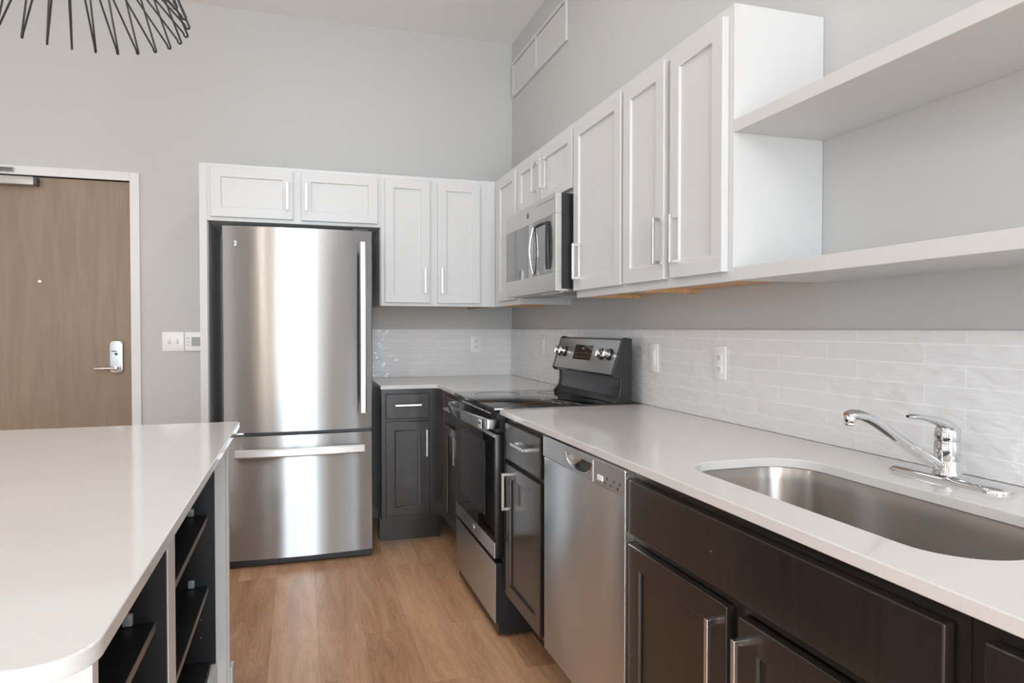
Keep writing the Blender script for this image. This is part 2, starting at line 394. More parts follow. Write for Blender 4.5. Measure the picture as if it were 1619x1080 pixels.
def rrect(x0, x1, y0, y1, r, n=10):
    if not isinstance(r, (list, tuple)): r = [r] * 4
    pts = []
    for (cx, cy, a0, rr) in ((x1 - r[0], y1 - r[0], 0, r[0]), (x0 + r[1], y1 - r[1], 90, r[1]), (x0 + r[2], y0 + r[2], 180, r[2]), (x1 - r[3], y0 + r[3], 270, r[3])):
        for k in range(n + 1):
            a = R(a0 + 90 * k / n); pts.append((cx + rr * math.cos(a), cy + rr * math.sin(a)))
    return pts
def text_part(txt, size, loc, rot, mat, parent, name, depth=0.0006):
    cu = bpy.data.curves.new('txt', 'FONT'); cu.body = txt; cu.size = size; cu.extrude = depth; cu.align_x = 'CENTER'; cu.align_y = 'CENTER'
    to = bpy.data.objects.new('txt', cu); COL.objects.link(to)
    dg = bpy.context.evaluated_depsgraph_get(); dg.update()
    me = bpy.data.meshes.new_from_object(to.evaluated_get(dg)); bpy.data.objects.remove(to); bpy.data.curves.remove(cu)
    me.name = name; me.materials.clear(); me.materials.append(M[mat])
    me.transform(rot.to_4x4())
    o = bpy.data.objects.new(name, me); COL.objects.link(o); o.parent = parent; o.location = Vector(loc) - wloc(parent)
    return o
ROT_R = Matrix(((0, 0, -1), (-1, 0, 0), (0, 1, 0)))       # text on a face looking towards -x
ROT_B = Matrix(((1, 0, 0), (0, 0, -1), (0, 1, 0)))        # text on a face looking towards -y
def struct(name, mb, mat, label, cat):
    return tag(mb.build(name, mat), label, cat, kind='structure')

# ------------------------------------------------------------------ the room shell
struct('floor', MB().box(RX0, 0, RY0, 0, -0.05, 0), 'floor', 'brown oak plank floor of the kitchen', 'floor')
struct('ceiling', MB().box(RX0, 0, RY0, 0, H, H + 0.06), 'ceiling', 'pale grey ceiling above the cabinets', 'ceiling')
DX0, DX1, DZ = -3.262, -2.334, 2.092
struct('wall_back', MB().box(RX0, DX0, 0, .12, 0, H).box(DX1, 0.12, 0, .12, 0, H).box(DX0, DX1, 0, .12, DZ, H), 'wall', 'greige back wall behind the refrigerator and the entry door', 'wall')
struct('wall_right', MB().box(0, .12, RY0, 0, 0, H), 'wall', 'greige wall behind the sink and the open shelves', 'wall')
lw = MB(); ys = [RY0] + [v for w in LWINS for v in w] + [0]
for a, b in zip(ys[0::2], ys[1::2]): lw.box(RX0 - .12, RX0, a, b, 0, H)
for a, b in LWINS: lw.box(RX0 - .12, RX0, a, b, 0, WZ0).box(RX0 - .12, RX0, a, b, WZ1, H)
struct('wall_left', lw, 'wall', 'greige wall at the left of the room, out of the picture', 'wall')
fw = MB(); xs = [RX0] + [v for w in WINS for v in w] + [0]
for a, b in zip(xs[0::2], xs[1::2]): fw.box(a, b, RY0 - .12, RY0, 0, H)
for a, b in WINS: fw.box(a, b, RY0 - .12, RY0, 0, WZ0).box(a, b, RY0 - .12, RY0, WZ1, H)
struct('wall_front', fw, 'wall', 'greige window wall behind the camera', 'wall')
n = 0
for a, b in WINS:
    n += 1
    f = MB()
    for x in ((a + .02, (a + b) / 2, b - .02) if b - a > 1.5 else (a + .02, b - .02)): f.box(x - .02, x + .02, RY0 - .09, RY0 - .04, WZ0, WZ1)
    for z in (WZ0 + .02, 1.9, WZ1 - .02): f.box(a, b, RY0 - .088, RY0 - .042, z - .02, z + .02)
    struct('window_%d' % n, f, 'frame', 'tall window frame in the wall behind the camera', 'window')
for a, b in LWINS:
    n += 1
    f = MB()
    for y in (a + .02, (a + b) / 2, b - .02): f.box(RX0 - .09, RX0 - .04, y - .02, y + .02, WZ0, WZ1)
    for z in (WZ0 + .02, 1.9, WZ1 - .02): f.box(RX0 - .088, RX0 - .042, a, b, z - .02, z + .02)
    struct('window_%d' % n, f, 'frame', 'tall frame of an added window in the left wall', 'window')
struct('baseboard_back', MB().box(RX0, DX0 - .05, -.012, 0, 0, .1, .003).box(DX1 + .05, -1.895, -.012, 0, 0, .1, .003), 'trim', 'white baseboard along the back wall beside the entry door', 'baseboard')
struct('baseboard_right', MB().box(-.012, 0, RY0, -4.35, 0, .1, .003), 'trim', 'white baseboard along the right wall past the cabinets', 'baseboard')

cu = MB(); n_ = 26; top = []; 
for k in range(n_ + 1): top.append((-3.06 + .88 * k / n_, RY0 + .07 + .03 * math.sin(k * 1.5)))
cu.prism(top + [(x, y + .004) for x, y in top[::-1]], 'Z', .02, 3.04)
tag(cu.build('curtain', 'curtain', None, True, 80), 'tan curtain beside the window behind the camera', 'curtain')
tag(MB().tube([(-3.1, RY0 + .07, 3.06), (-.72, RY0 + .07, 3.06)], .012, 10).build('curtain_rod', 'frame', None, True), 'curtain rod over the window behind the camera', 'rod')

# entry door, its frame
fr = MB()
fr.box(DX1, DX1 + .05, -.014, .12, 0, DZ + .05, .002).box(DX0 - .05, DX0, -.014, .12, 0, DZ + .05, .002).box(DX0, DX1, -.014, .12, DZ, DZ + .05, .002)
fr.box(DX1 - .016, DX1, .062, .11, 0, DZ).box(DX0, DX0 + .016, .062, .11, 0, DZ).box(DX0, DX1, .062, .11, DZ - .016, DZ)
struct('trim_1', fr, 'trim', 'white metal frame around the wooden entry door', 'trim')
door = struct('door_1', MB().box(DX0 + .004, DX1 - .004, .012, .056, .008, DZ - .004, .0015), 'doorwood', 'flat oak veneer entry door with a silver lever', 'door')
lk = MB().prism([(x, z) for x, z in rrect(-2.446, -2.378, .972, 1.162, .022)], 'Y', -.012, .012, .004).build('lock_plate', 'lockmetal', door, True)
MB().cyl((-2.412, -.014, 1.004), (-2.412, -.052, 1.004), .014, n=24, bev=.002).tube([(-2.408, -.05, 1.004), (-2.44, -.053, 1.004), (-2.49, -.05, 1.003), (-2.515, -.044, 1.003)], .0095, 12, flat=.9).build('lever', 'nickel', lk, True)
MB().cyl((-2.412, -.010, 1.085), (-2.412, -.0155, 1.085), .008).box(-2.436, -2.408, -.0135, -.011, 1.098, 1.104, .001).build('card_slot', 'darkgrey', lk, True)
MB().cyl((-2.797, .012, 1.499), (-2.797, .005, 1.499), .009, bev=.002).cyl((-2.797, .005, 1.499), (-2.797, .0045, 1.499), .004).build('peephole', 'nickel', door, True)
cl = MB().box(-3.10, -2.803, -.050, .012, 2.032, 2.078, .004).build('door_closer', 'alu', door, True)
MB().box(-2.803, -2.790, -.046, .010, 2.034, 2.076, .003).build('end_cap', 'darkgrey', cl, True)
sh = MB().box(-3.02, -2.905, -.030, -.0145, 2.104, 2.128, .004).build('closer_shoe', 'alu', door, True)
sl = MB()
for k in range(7): sl.box(-2.965 + k * .0085, -2.960 + k * .0085, -.0325, -.029, 2.107, 2.125)
sl.tube([(-3.00, -.035, 2.118), (-2.985, -.04, 2.130), (-2.972, -.036, 2.121)], .003, 8)
sl.build('dark_ribs', 'black', sh)  # row of thin dark bars and a curved wire on the shoe

# wall vent near the ceiling
vt = thing('air_vent', 'white double return air grille high on the right wall near the ceiling', 'vent', (0, -.53, 2.79))
v0, v1, vz0, vz1 = -1.024, -.041, 2.79, 3.032
f = MB(); t = .026
f.box(-.0136, -.0005, v0 + t, v1 - t, vz0 + .0002, vz0 + t, .002).box(-.0136, -.0005, v0 + t, v1 - t, vz1 - t, vz1 - .0002, .002)
for y in (v0 + t / 2, v1 - t / 2, (v0 + v1) / 2 + .01): f.box(-.014, -.0005, y - t / 2, y + t / 2, vz0, vz1, .003)
f.build('frame', 'white', vt)
MB().box(-.002, -.0006, v0 + .01, v1 - .01, vz0 + .01, vz1 - .01).build('back_plate', 'darkgrey', vt)
sl = MB()
for k in range(15):
    z = vz0 + t + .006 + k * (vz1 - vz0 - 2 * t - .01) / 15
    sl.prism([(-.0025, z), (-.011, z + .008), (-.0100, z + .010), (-.0025, z + .004)], 'Y', v0 + .02, v1 - .02)
tag(sl.build('louvers', 'trim', vt))

# ------------------------------------------------------------------ tiled backsplash
BZ0, BZ1 = .9145, 1.2285
tag(MB().box(-.962, -.0095, -.0095, -.0003, BZ0, BZ1, .0008).build('tile_backsplash', 'tileX'), 'white glossy tile backsplash on the back wall beside the refrigerator', 'backsplash')
tag(MB().box(-.0095, -.0003, -4.35, -.0003, BZ0, BZ1, .0008).build('tile_backsplash', 'tileY'), 'white glossy tile backsplash behind the sink and the range', 'backsplash')

# ------------------------------------------------------------------ outlets and wall plates
def outlet(o, u, z, name, label, cat, face, kind):
    t_ = thing(name, label, cat, (u, face, z - .06) if o == 'B' else (face, u, z - .06))
    MB().obox(o, u - .037, u + .037, face - .006, face - .0003, z - .058, z + .058, .0025).build('cover_plate', 'whitep', t_, True)
    if kind == 'duplex':
        for dz in (-.02, .02):
            rc = MB().obox(o, u - .0165, u + .0165, face - .0085, face - .005, z + dz - .0145, z + dz + .0145, .002).build('receptacle', 'whitep', t_, True)
            sl_ = MB()
            for du in (-.006, .006): sl_.obox(o, u + du - .0012, u + du + .0012, face - .0089, face - .008, z + dz - .003, z + dz + .006)
            sl_.obox(o, u - .0022, u + .0022, face - .0089, face - .008, z + dz - .0095, z + dz - .0055)
            sl_.build('slots', 'darkgrey', rc)
    else:
        MB().obox(o, u - .0165, u + .0165, face - .009, face - .005, z - .033, z + .033, .002).build('rocker', 'whitep', t_, True)
    return t_
outlet('R', -2.452, 1.114, 'power_outlet', 'white outlet on the sink wall tiles, nearer the faucet', 'outlet', -.0097, 'duplex')
outlet('R', -1.992, 1.113, 'light_switch', 'white rocker plate on the tiles just right of the range', 'switch', -.0097, 'rocker')
outlet('R', -.66, 1.13, 'power_outlet', 'white outlet on the tiles between the room corner and the range', 'outlet', -.0097, 'duplex')
outlet('B', -.258, 1.130, 'power_outlet', 'white outlet on the back wall tiles near the corner', 'outlet', -.0097, 'duplex')
t_ = thing('light_switch', 'white double toggle switch plate on the wall beside the entry door', 'switch', (-2.112, 0, 1.098))
MB().box(-2.171, -2.053, -.006, -.0003, 1.099, 1.213, .0025).build('cover_plate', 'whitep', t_, True)
for x in (-2.135, -2.089):
    MB().prism([(-.004, 1.144), (-.004, 1.168), (-.011, 1.170), (-.017, 1.160), (-.010, 1.146)], 'X', x - .005, x + .005, .001).build('toggle', 'whitep', t_, True)
    MB().box(x - .007, x + .007, -.0066, -.005, 1.142, 1.171).build('toggle_slot', 'greyp', t_)
t_ = thing('thermostat', 'white thermostat with a small grey screen beside the fridge panel', 'thermostat', (-1.987, 0, 1.098))
MB().box(-2.047, -1.927, -.024, -.0003, 1.099, 1.213, .005).build('housing', 'whitep', t_, True)
MB().box(-2.010, -1.955, -.0252, -.0225, 1.128, 1.182, .001).build('screen', 'lcd', t_)
bt = MB()
for k in range(3): bt.box(-2.036, -2.022, -.0256, -.023, 1.130 + k * .02, 1.137 + k * .02, .001)
bt.build('buttons', 'greyp', t_)

# ------------------------------------------------------------------ white wall cabinets
UZ0, UZ1 = 1.360, 2.096; UB, UR = -.602, -.290         # bottoms / tops, face planes of back and right runs
def upper_body(o, u0, u1, face, z0, z1, root, stiles, white_lo=False):
    """carcass with face frame, recessed underside"""
    b = MB(); wall = -.001
    b.obox(o, u0, u1, face + .019, wall, z0 + .022, z1, .0006)
    if white_lo: b.obox(o, u0, u0 + .016, face + .019, wall, z0, z0 + .022)
    b.obox(o, u0, u1, face, face + .019, z1 - .04, z1, .0006).obox(o, u0, u1, face, face + .019, z0, z0 + .038, .0006)
    for s0, s1 in stiles: b.obox(o, s0, s1, face + .0003, face + .019, z0 + .038, z1 - .04, .0004)
    b.build('body', 'white', root)
    b = MB().obox(o, u0 + .017, u1 - .0005, face + .0195, -.002, z0 + .014, z0 + .0215)
    b.obox(o, u1 - .020, u1 - .0005, face + .0195, -.002, z0 + .0012, z0 + .014)
    if not white_lo: b.obox(o, u0 + .0005, u0 + .0175, face + .0195, -.002, z0 + .0012, z0 + .0215)
    tag(b.build('underside', 'maple', root), 'natural wood underside')
def wdoor(o, u0, u1, z0, z1, face, root, hu=None, hz=None, mat='white', hmat='nickel', L=.145, t=.02, rail=.052):
    d = MB().shaker(o, u0, u1, z0, z1, face - .0005, t, rail).build('door', mat, root, True, 50, True)
    if hu is not None:
        h = MB().pull(o, hu, hz, face - .0005 - t, L).build('handle', hmat, d)
    return d

c = thing('wall_cabinet', 'white two-door cabinet above the stainless refrigerator with a tall side panel', 'cabinet', (-1.42, -.3, 0))
b = MB()
b.box(-1.851, -.9565, UB + .019, -.001, 1.80, UZ1, .0006).box(-1.851, -.9565, UB, UB + .019, 1.798, 1.832).box(-1.851, -.9565, UB, UB + .019, UZ1 - .035, UZ1)
for s0, s1 in ((-1.851, -1.815), (-1.44, -1.366), (-.995, -.9565)): b.box(s0, s1, UB, UB + .019, 1.832, UZ1 - .035)
b.build('body', 'white', c)
tag(MB().box(-1.889, -1.8515, UB, -.001, 0.0, UZ1, .0008).build('side_panel', 'white', c))
tag(MB().box(-1.8512, -1.8475, UB + .02, -.002, 0.0, 1.797).build('panel_lining', 'greyp', c), 'grey inner face of the side panel')
wdoor('B', -1.833, -1.4235, 1.817, 2.076, UB, c, -1.452, 1.938)
wdoor('B', -1.3815, -.9755, 1.815, 2.075, UB, c, -1.356, 1.938)

c = thing('wall_cabinet', 'white tall two-door wall cabinet between the refrigerator and the corner', 'cabinet', (-.62, -.3, UZ0))
upper_body('B', -.956, -.291, UB, UZ0, UZ1, c, ((-.956, -.915), (-.70, -.62), (-.41, -.291)))
wdoor('B', -.9365, -.6815, 1.379, 2.072, UB, c, -.713, 1.505)
wdoor('B', -.6375, -.3875, 1.379, 2.071, UB, c, -.617, 1.503)
tag(MB().box(-.9605, -.9563, UB + .02, -.001, UZ0 + .001, 1.797).build('side_lining', 'greyp', c), 'grey side facing the refrigerator')

c = thing('wall_cabinet', 'white single-door corner cabinet left of the microwave', 'cabinet', (-.15, -.83, UZ0))
upper_body('R', -1.078, -.603, UR, UZ0, UZ1, c, ((-1.078, -1.01), (-.75, -.603)), True)
wdoor('R', -1.045, -.715, 1.388, 2.071, UR, c, -1.012, 1.50)

c = thing('wall_cabinet', 'short white two-door cabinet above the microwave', 'cabinet', (-.15, -1.46, 1.80))
b = MB(); z0 = 1.802
b.box(UR + .019, -.001, -1.842, -1.079, z0, UZ1, .0006).box(UR, UR + .019, -1.842, -1.079, z0, z0 + .035).box(UR, UR + .019, -1.842, -1.079, UZ1 - .038, UZ1)
for s0, s1 in ((-1.842, -1.79), (-1.47, -1.40), (-1.13, -1.079)): b.box(UR, UR + .019, s0, s1, z0 + .035, UZ1 - .038)
b.build('body', 'white', c)
wdoor('R', -1.417, -1.098, 1.822, 2.069, UR, c, -1.392, 1.955, rail=.05)
wdoor('R', -1.829, -1.440, 1.820, 2.067, UR, c, -1.512, 1.950, rail=.05)

c = thing('wall_cabinet', 'tall white single-door cabinet right beside the microwave', 'cabinet', (-.15, -2.07, UZ0))
upper_body('R', -2.296, -1.843, UR, UZ0, UZ1, c, ((-2.296, -2.25), (-1.90, -1.843)))
wdoor('R', -2.282, -1.850, 1.388, 2.068, UR, c, -1.912, 1.505)

c = thing('wall_cabinet', 'tall white two-door cabinet at the end, beside the open shelves', 'cabinet', (-.15, -2.6, UZ0))
upper_body('R', -2.916, -2.297, UR, UZ0, UZ1, c, ((-2.916, -2.85), (-2.63, -2.57), (-2.34, -2.297)))
wdoor('R', -2.584, -2.305, 1.387, 2.068, UR, c, -2.567, 1.507)
wdoor('R', -2.893, -2.620, 1.386, 2.068, UR, c, -2.667, 1.502)

# ------------------------------------------------------------------ floating shelves
tag(MB().box(UR, -.0005, -4.02, -2.9165, 1.754, 1.787, .0012).build('floating_shelf', 'white'), 'thick white upper floating shelf beside the end cabinet', 'shelf', 'floating shelves')
tag(MB().box(UR, -.0005, -4.02, -2.9165, 1.360, 1.395, .0012).build('floating_shelf', 'white'), 'thick white lower floating shelf above the sink', 'shelf', 'floating shelves')

# ------------------------------------------------------------------ microwave
mw = thing('microwave', 'stainless over-the-range microwave under the short white cabinet', 'microwave', (-.19, -1.47, 1.388))
MY0, MY1, MX = -1.826, -1.110, -.378
b = MB().box(-.353, -.004, MY0 + .003, MY1 - .003, 1.400, 1.797, .003)
b.build('housing', 'black', mw)
fp = MB()   # stainless front skin with window and pocket openings: built as bars
za, zb, zc, zd = 1.390, 1.468, 1.713, 1.799
for (y0, y1, z0, z1) in ((MY0, MY1, za, zb), (MY0, MY1, zc, zd), (MY0, MY0 + .045, zb, zc), (-1.119, MY1, zb, zc), (-1.535, -1.475, zb, zc)):
    fp.box(MX, -.352, y0, y1, z0, z1, .0015)
fp.box(-.375, -.352, MY0 + .002, MY1 - .002, za + .002, zd - .002)
fp.build('door_frame', 'steel3', mw)
MB().box(-.3775, -.374, -1.477, -1.117, zb - .001, zc + .001).build('window', 'mwglass', mw)
MB().box(-.3777, -.374, -1.782, -1.533, zb - .001, zc + .001).build('control_panel', 'mwglass', mw)
hd = MB(); ring = []
HY0, HY1, HZ0, HZ1 = -1.735, -1.555, 1.478, 1.688
for k in range(9):
    f_ = k / 8; z = HZ0 + (HZ1 - HZ0) * f_
    ring.append((-.383 - .014 * math.sin(math.pi * f_), HY1 + .012 * math.sin(math.pi * f_) ** .7, z))
hd.tube(ring, .0062, 10, flat=1.0)
hd.build('handle', 'chrome', mw, True)
MB().tube([(-.378 - .006 * math.sin(math.pi * k / 8), HY0 - .010 * math.sin(math.pi * k / 8), HZ0 + .01 + (HZ1 - HZ0 - .01) * k / 8) for k in range(9)], .011, 10).tube([(-.379, HY1 - .01, HZ1), (-.384, (HY0 + HY1) / 2, HZ1 + .004), (-.379, HY0, HZ1)], .005, 8).build('panel_rim', 'black', mw, True)
MB().box(-.379, -.377, -1.735, -1.69, 1.474, 1.505, .001).build('keypad', 'lcd', mw)
em = MB().cyl((-.3779, -1.462, 1.756), (-.3795, -1.462, 1.756), .0135, n=32, bev=.0005).build('emblem', 'darkgrey', mw, True)
text_part('GE', .013, (-.3798, -1.462, 1.756), ROT_R, 'nickel', em, 'lettering')
vs = MB()
for k in range(12): vs.box(-.3786, -.3775, -1.80 + k * .018, -1.788 + k * .018, 1.777, 1.780)
vs.build('vent_slots', 'darkgrey', mw)
bt = MB().box(-.35, -.02, MY0 + .006, MY1 - .006, 1.389, 1.400, .002).build('bottom_plate', 'steel2', mw)
for y in (-1.66, -1.28):
    MB().box(-.31, -.18, y - .11, y + .11, 1.3865, 1.3895).build('grease_filter', 'alu', bt)
MB().box(-.34, -.322, MY0 + .05, MY0 + .3, 1.386, 1.389).build('lamp_cover', 'whitep', bt)

# ------------------------------------------------------------------ refrigerator
rf = thing('refrigerator', 'stainless bottom-freezer refrigerator between white panels', 'refrigerator', (-1.394, -.38, 0))
FX0, FX1, FD = -1.768, -1.020, -.700      # door edges, door back plane
MB().box(FX0 + .004, FX1 - .004, FD + .004, -.03, .03, 1.745, .006).build('cabinet_shell', 'greyp', rf)
def curved_door(z0, z1):
    """door slab with a gently bowed front and rolled vertical edges"""
    t = bmesh.new(); n = 28; prof = []
    for k in range(n + 1):
        u = -1 + 2 * k / n
        y = -.757 - .021 * (1 - u * u)
        prof.append((-1.394 + u * (FX1 - FX0) / 2 * .985, y))
    prof = [(FX0, FD), (FX0, -.742), (FX0 + .0015, -.750)] + prof + [(FX1 - .0015, -.750), (FX1, -.742), (FX1, FD)]
    b = MB().prism(prof, 'Z', z0, z1)
    return b
dr = curved_door(.700, 1.752).build('door', 'steel', rf, True, 30)
fz = curved_door(.046, .681).build('freezer_drawer', 'steel', rf, True, 30)
MB().box(FX0 + .008, FX1 - .008, -.735, FD, .678, .703).build('gasket', 'black', rf)
# vertical door handle
def bow(p0, p1, out, n=14):
    p0 = Vector(p0); p1 = Vector(p1); return [p0.lerp(p1, k / n) + Vector((0, -1, 0)) * out * math.sin(math.pi * k / n) for k in range(n + 1)]
hb = MB()
hp = bow((-1.075, -.808, .788), (-1.075, -.808, 1.688), .010)
t = bmesh.new(); rings = []
for p_ in hp:
    rings.append([t.verts.new(p_ + Vector(o_)) for o_ in ((-.016, .012, 0), (-.017, -.004, 0), (-.011, -.012, 0), (.011, -.012, 0), (.017, -.004, 0), (.016, .012, 0))])
for a, b_ in zip(rings, rings[1:]):
    for k in range(6): t.faces.new((a[k], a[(k + 1) % 6], b_[(k + 1) % 6], b_[k]))
t.faces.new(rings[0][::-1]); t.faces.new(rings[-1]); bmesh.ops.recalc_face_normals(t, faces=t.faces[:]); hb._add(t)
for z in (.812, 1.662): hb.box(-1.089, -1.061, -.81, -.752, z - .026, z + .026, .004)
hb.build('handle', 'steel3', dr, True)
hb = MB(); t = bmesh.new(); rings = []
for p_ in bow((-1.708, -.812, .600), (-1.070, -.812, .600), .014):
    rings.append([t.verts.new(p_ + Vector(o_)) for o_ in ((0, .012, -.021), (0, -.006, -.022), (0, -.012, -.015), (0, -.012, .015), (0, -.006, .022), (0, .012, .021))])
for a, b_ in zip(rings, rings[1:]):
    for k in range(6): t.faces.new((a[k], a[(k + 1) % 6], b_[(k + 1) % 6], b_[k]))
t.faces.new(rings[0][::-1]); t.faces.new(rings[-1]); bmesh.ops.recalc_face_normals(t, faces=t.faces[:]); hb._add(t)
for x in (-1.69, -1.09): hb.box(x - .016, x + .016, -.81, -.752, .584, .616, .004)
hb.build('handle', 'steel3', fz, True)
em = MB().cyl((-1.705, -.757, 1.664), (-1.705, -.766, 1.664), .014, n=32, bev=.0005).build('emblem', 'steel', dr, True)
text_part('GE', .014, (-1.705, -.7664, 1.664), ROT_B, 'darkgrey', em, 'lettering')
hg = MB().box(FX0 + .03, FX0 + .10, -.74, -.70, .684, .699, .003).cyl((FX0 + .05, -.722, .679), (FX0 + .05, -.722, .705), .008)
hg.build('hinge', 'nickel', rf, True)
hg = MB().box(FX1 - .10, FX1 - .02, -.74, -.60, 1.746, 1.766, .004).build('hinge_cover', 'darkgrey', rf, True)
gr = MB().box(FX0 + .01, FX1 - .01, -.738, -.66, .004, .044, .004)
for k in range(16): gr.box(FX0 + .05 + k * .04, FX0 + .078 + k * .04, -.741, -.736, .014, .034, .001)
gr.build('toe_grille', 'black', rf)

# ------------------------------------------------------------------ base cabinets (espresso)
BF = -.615                                   # face plane
def base_body(o, u0, u1, face, root, rails, stiles, kick, wall=-.012, z1=.891):
    b = MB(); zb = rails[0][0]
    b.obox(o, u0, u1, face + .019, wall, zb, z1)
    for z0_, z1_ in rails: b.obox(o, u0, u1, face, face + .019, z0_, z1_)
    for s0, s1 in stiles: b.obox(o, s0, s1, face + .0006, face + .019, zb, z1)
    b.build('body', 'dark', root)
    MB().obox(o, u0, u1, kick, kick + .10, 0.0, zb).build('toe_kick', 'dark', root)
def slabfront(o, u0, u1, z0, z1, face, root, name, hu=None, hz=None, L=.145, mat='dark'):
    f = -.02
    d = MB().obox(o, u0, u1, face - .0205, face - .0005, z0, z1, .0036, 4).build(name, mat, root, True, 50, True)
    if hu is not None: MB().pull(o, hu, hz, face - .0205, L, False).build('handle', 'nickel', d)
    return d
RAILS = ((.182, .215), (.712, .736), (.863, .891)); RAILB = ((.152, .19), (.705, .727), (.860, .891))
c = thing('base_cabinet', 'dark stained base cabinet with drawer between refrigerator and corner', 'cabinet', (-.78, -.31, 0))
base_body('B', -.957, -.602, BF + .005, c, RAILB, ((-.957, -.92), (-.70, -.602)), -.50)
slabfront('B', -.9355, -.6885, .724, .864, BF + .005, c, 'drawer', -.811, .802, .15)
wdoor('B', -.9355, -.6885, .174, .708, BF + .005, c, -.7085, .584, 'dark', L=.152)
c = thing('base_cabinet', 'dark stained narrow base cabinet between the corner and the range', 'cabinet', (-.31, -.9, 0))
base_body('R', -1.186, -.617, BF, c, RAILB, ((-.76, -.617), (-1.186, -1.15)), -.50)
slabfront('R', -1.160, -.757, .727, .864, BF, c, 'drawer', -.97, .805, .15)
wdoor('R', -1.160, -.785, .176, .708, BF, c, -1.138, .615, 'dark', L=.14)
c = thing('base_cabinet', 'dark stained drawer and door cabinet between range and dishwasher', 'cabinet', (-.31, -2.15, 0))
base_body('R', -2.392, -1.906, BF, c, RAILS, ((-1.96, -1.906), (-2.392, -2.34)), -.50)
slabfront('R', -2.352, -1.952, .730, .869, BF, c, 'drawer', -2.185, .812, .15)
wdoor('R', -2.352, -1.952, .198, .713, BF, c, -2.006, .612, 'dark', L=.142)
c = thing('base_cabinet', 'dark stained sink base with false front and two doors', 'cabinet', (-.31, -3.42, 0))
b = MB(); z1 = .891
b.box(BF + .019, BF + .034, -3.862, -2.987, .182, z1).box(-.03, -.012, -3.862, -2.987, .182, z1)
b.box(BF + .019, -.012, -3.005, -2.987, .182, z1).box(BF + .019, -.012, -3.862, -3.844, .182, z1).box(BF + .019, -.012, -3.862, -2.987, .182, .2)
for z0_, z1_ in RAILS: b.box(BF, BF + .019, -3.862, -2.987, z0_, z1_)
for s0, s1 in ((-3.862, -3.82), (-3.43, -3.38), (-3.02, -2.987)): b.box(BF + .0006, BF + .019, s0, s1, .182, z1)
b.build('body', 'dark', c)
MB().box(-.50, -.40, -3.862, -2.987, 0, .182).build('toe_kick', 'dark', c)
ff = slabfront('R', -3.842, -2.990, .735, .866, BF, c, 'false_front')
MB().cyl((-.6350, -3.34, .800), (-.6362, -3.34, .800), .0022, n=12).build('screw_hole', 'nickel', ff)
wdoor('R', -3.3905, -2.990, .198, .710, BF, c, -3.368, .610, 'dark')
wdoor('R', -3.832, -3.4265, .198, .708, BF, c, -3.452, .606, 'dark')
c = thing('base_cabinet', 'dark stained base cabinet with drawer at the far right of the sink', 'cabinet', (-.31, -4.08, 0))
base_body('R', -4.32, -3.863, BF, c, RAILS, ((-3.91, -3.863), (-4.32, -4.28)), -.50)
slabfront('R', -4.29, -3.893, .735, .867, BF, c, 'drawer', -4.09, .80, .15)
wdoor('R', -4.29, -3.893, .198, .710, BF, c, -3.93, .610, 'dark')

# ------------------------------------------------------------------ counter tops
CT0, CT1 = .8925, .914; CF = -.6425
pts = [(-.965, CF), (CF - .03, CF)]
for k in range(1, 8):
    a = R(90 - 90 * k / 8); pts.append((CF - .03 + .03 * math.cos(a), CF - .03 + .03 * math.sin(a)))
pts += [(CF, CF - .03), (CF, -1.188), (-.010, -1.188), (-.010, -.010), (-.965, -.010)]
tag(MB().slab(pts, [], CT0, CT1).build('countertop', 'quartz'), 'white quartz corner countertop between refrigerator and range', 'countertop')
SK = (-.545, -.222, -3.800, -3.068)          # sink opening
hole = rrect(*SK, .105, 28)
tag(MB().slab([(CF, -4.335), (CF, -1.903), (-.010, -1.903), (-.010, -4.335)], [hole[::-1]], CT0, CT1).build('countertop', 'quartz'), 'long white quartz countertop with the sink cut-out', 'countertop')

# ------------------------------------------------------------------ sink
sk = thing('kitchen_sink', 'stainless undermount sink bowl in the right countertop', 'sink', (-.38, -3.43, .69))
def ringpts(off, z, r): return [(x, y, z) for x, y in rrect(SK[0] - off, SK[1] + off, SK[2] - off, SK[3] + off, max(r + off, .02), 14)]
t = bmesh.new(); prev = None; first = None
seq = [(.030, .8915, .105), (.0045, .8915, .105), (.003, .889, .105), (.0, .86, .105), (-.004, .75, .105), (-.008, .715, .10), (-.016, .698, .095), (-.03, .690, .085), (-.12, .686, .03)]
for off, z, r in seq:
    vs_ = [t.verts.new(c_) for c_ in ringpts(off, z, r)]
    if prev:
        for k in range(len(vs_)): t.faces.new((prev[k], prev[(k + 1) % len(vs_)], vs_[(k + 1) % len(vs_)], vs_[k]))
    prev = vs_
t.faces.new(prev)
for off, z, r in ():
    pass
bmesh.ops.recalc_face_normals(t, faces=t.faces[:])
b = MB(); b._add(t); bowl = b.build('bowl', 'sinksteel', sk, True, 50)
sm = bowl.modifiers.new('thick', 'SOLIDIFY'); sm.thickness = 0.0015; sm.offset = -1
MB().lathe([(.045, .6865), (.045, .689), (.036, .689), (.030, .6875), (.006, .6872), (.005, .695), (.0, .695)][:-1], (-.37, -3.42)).build('drain', 'chrome', sk, True)

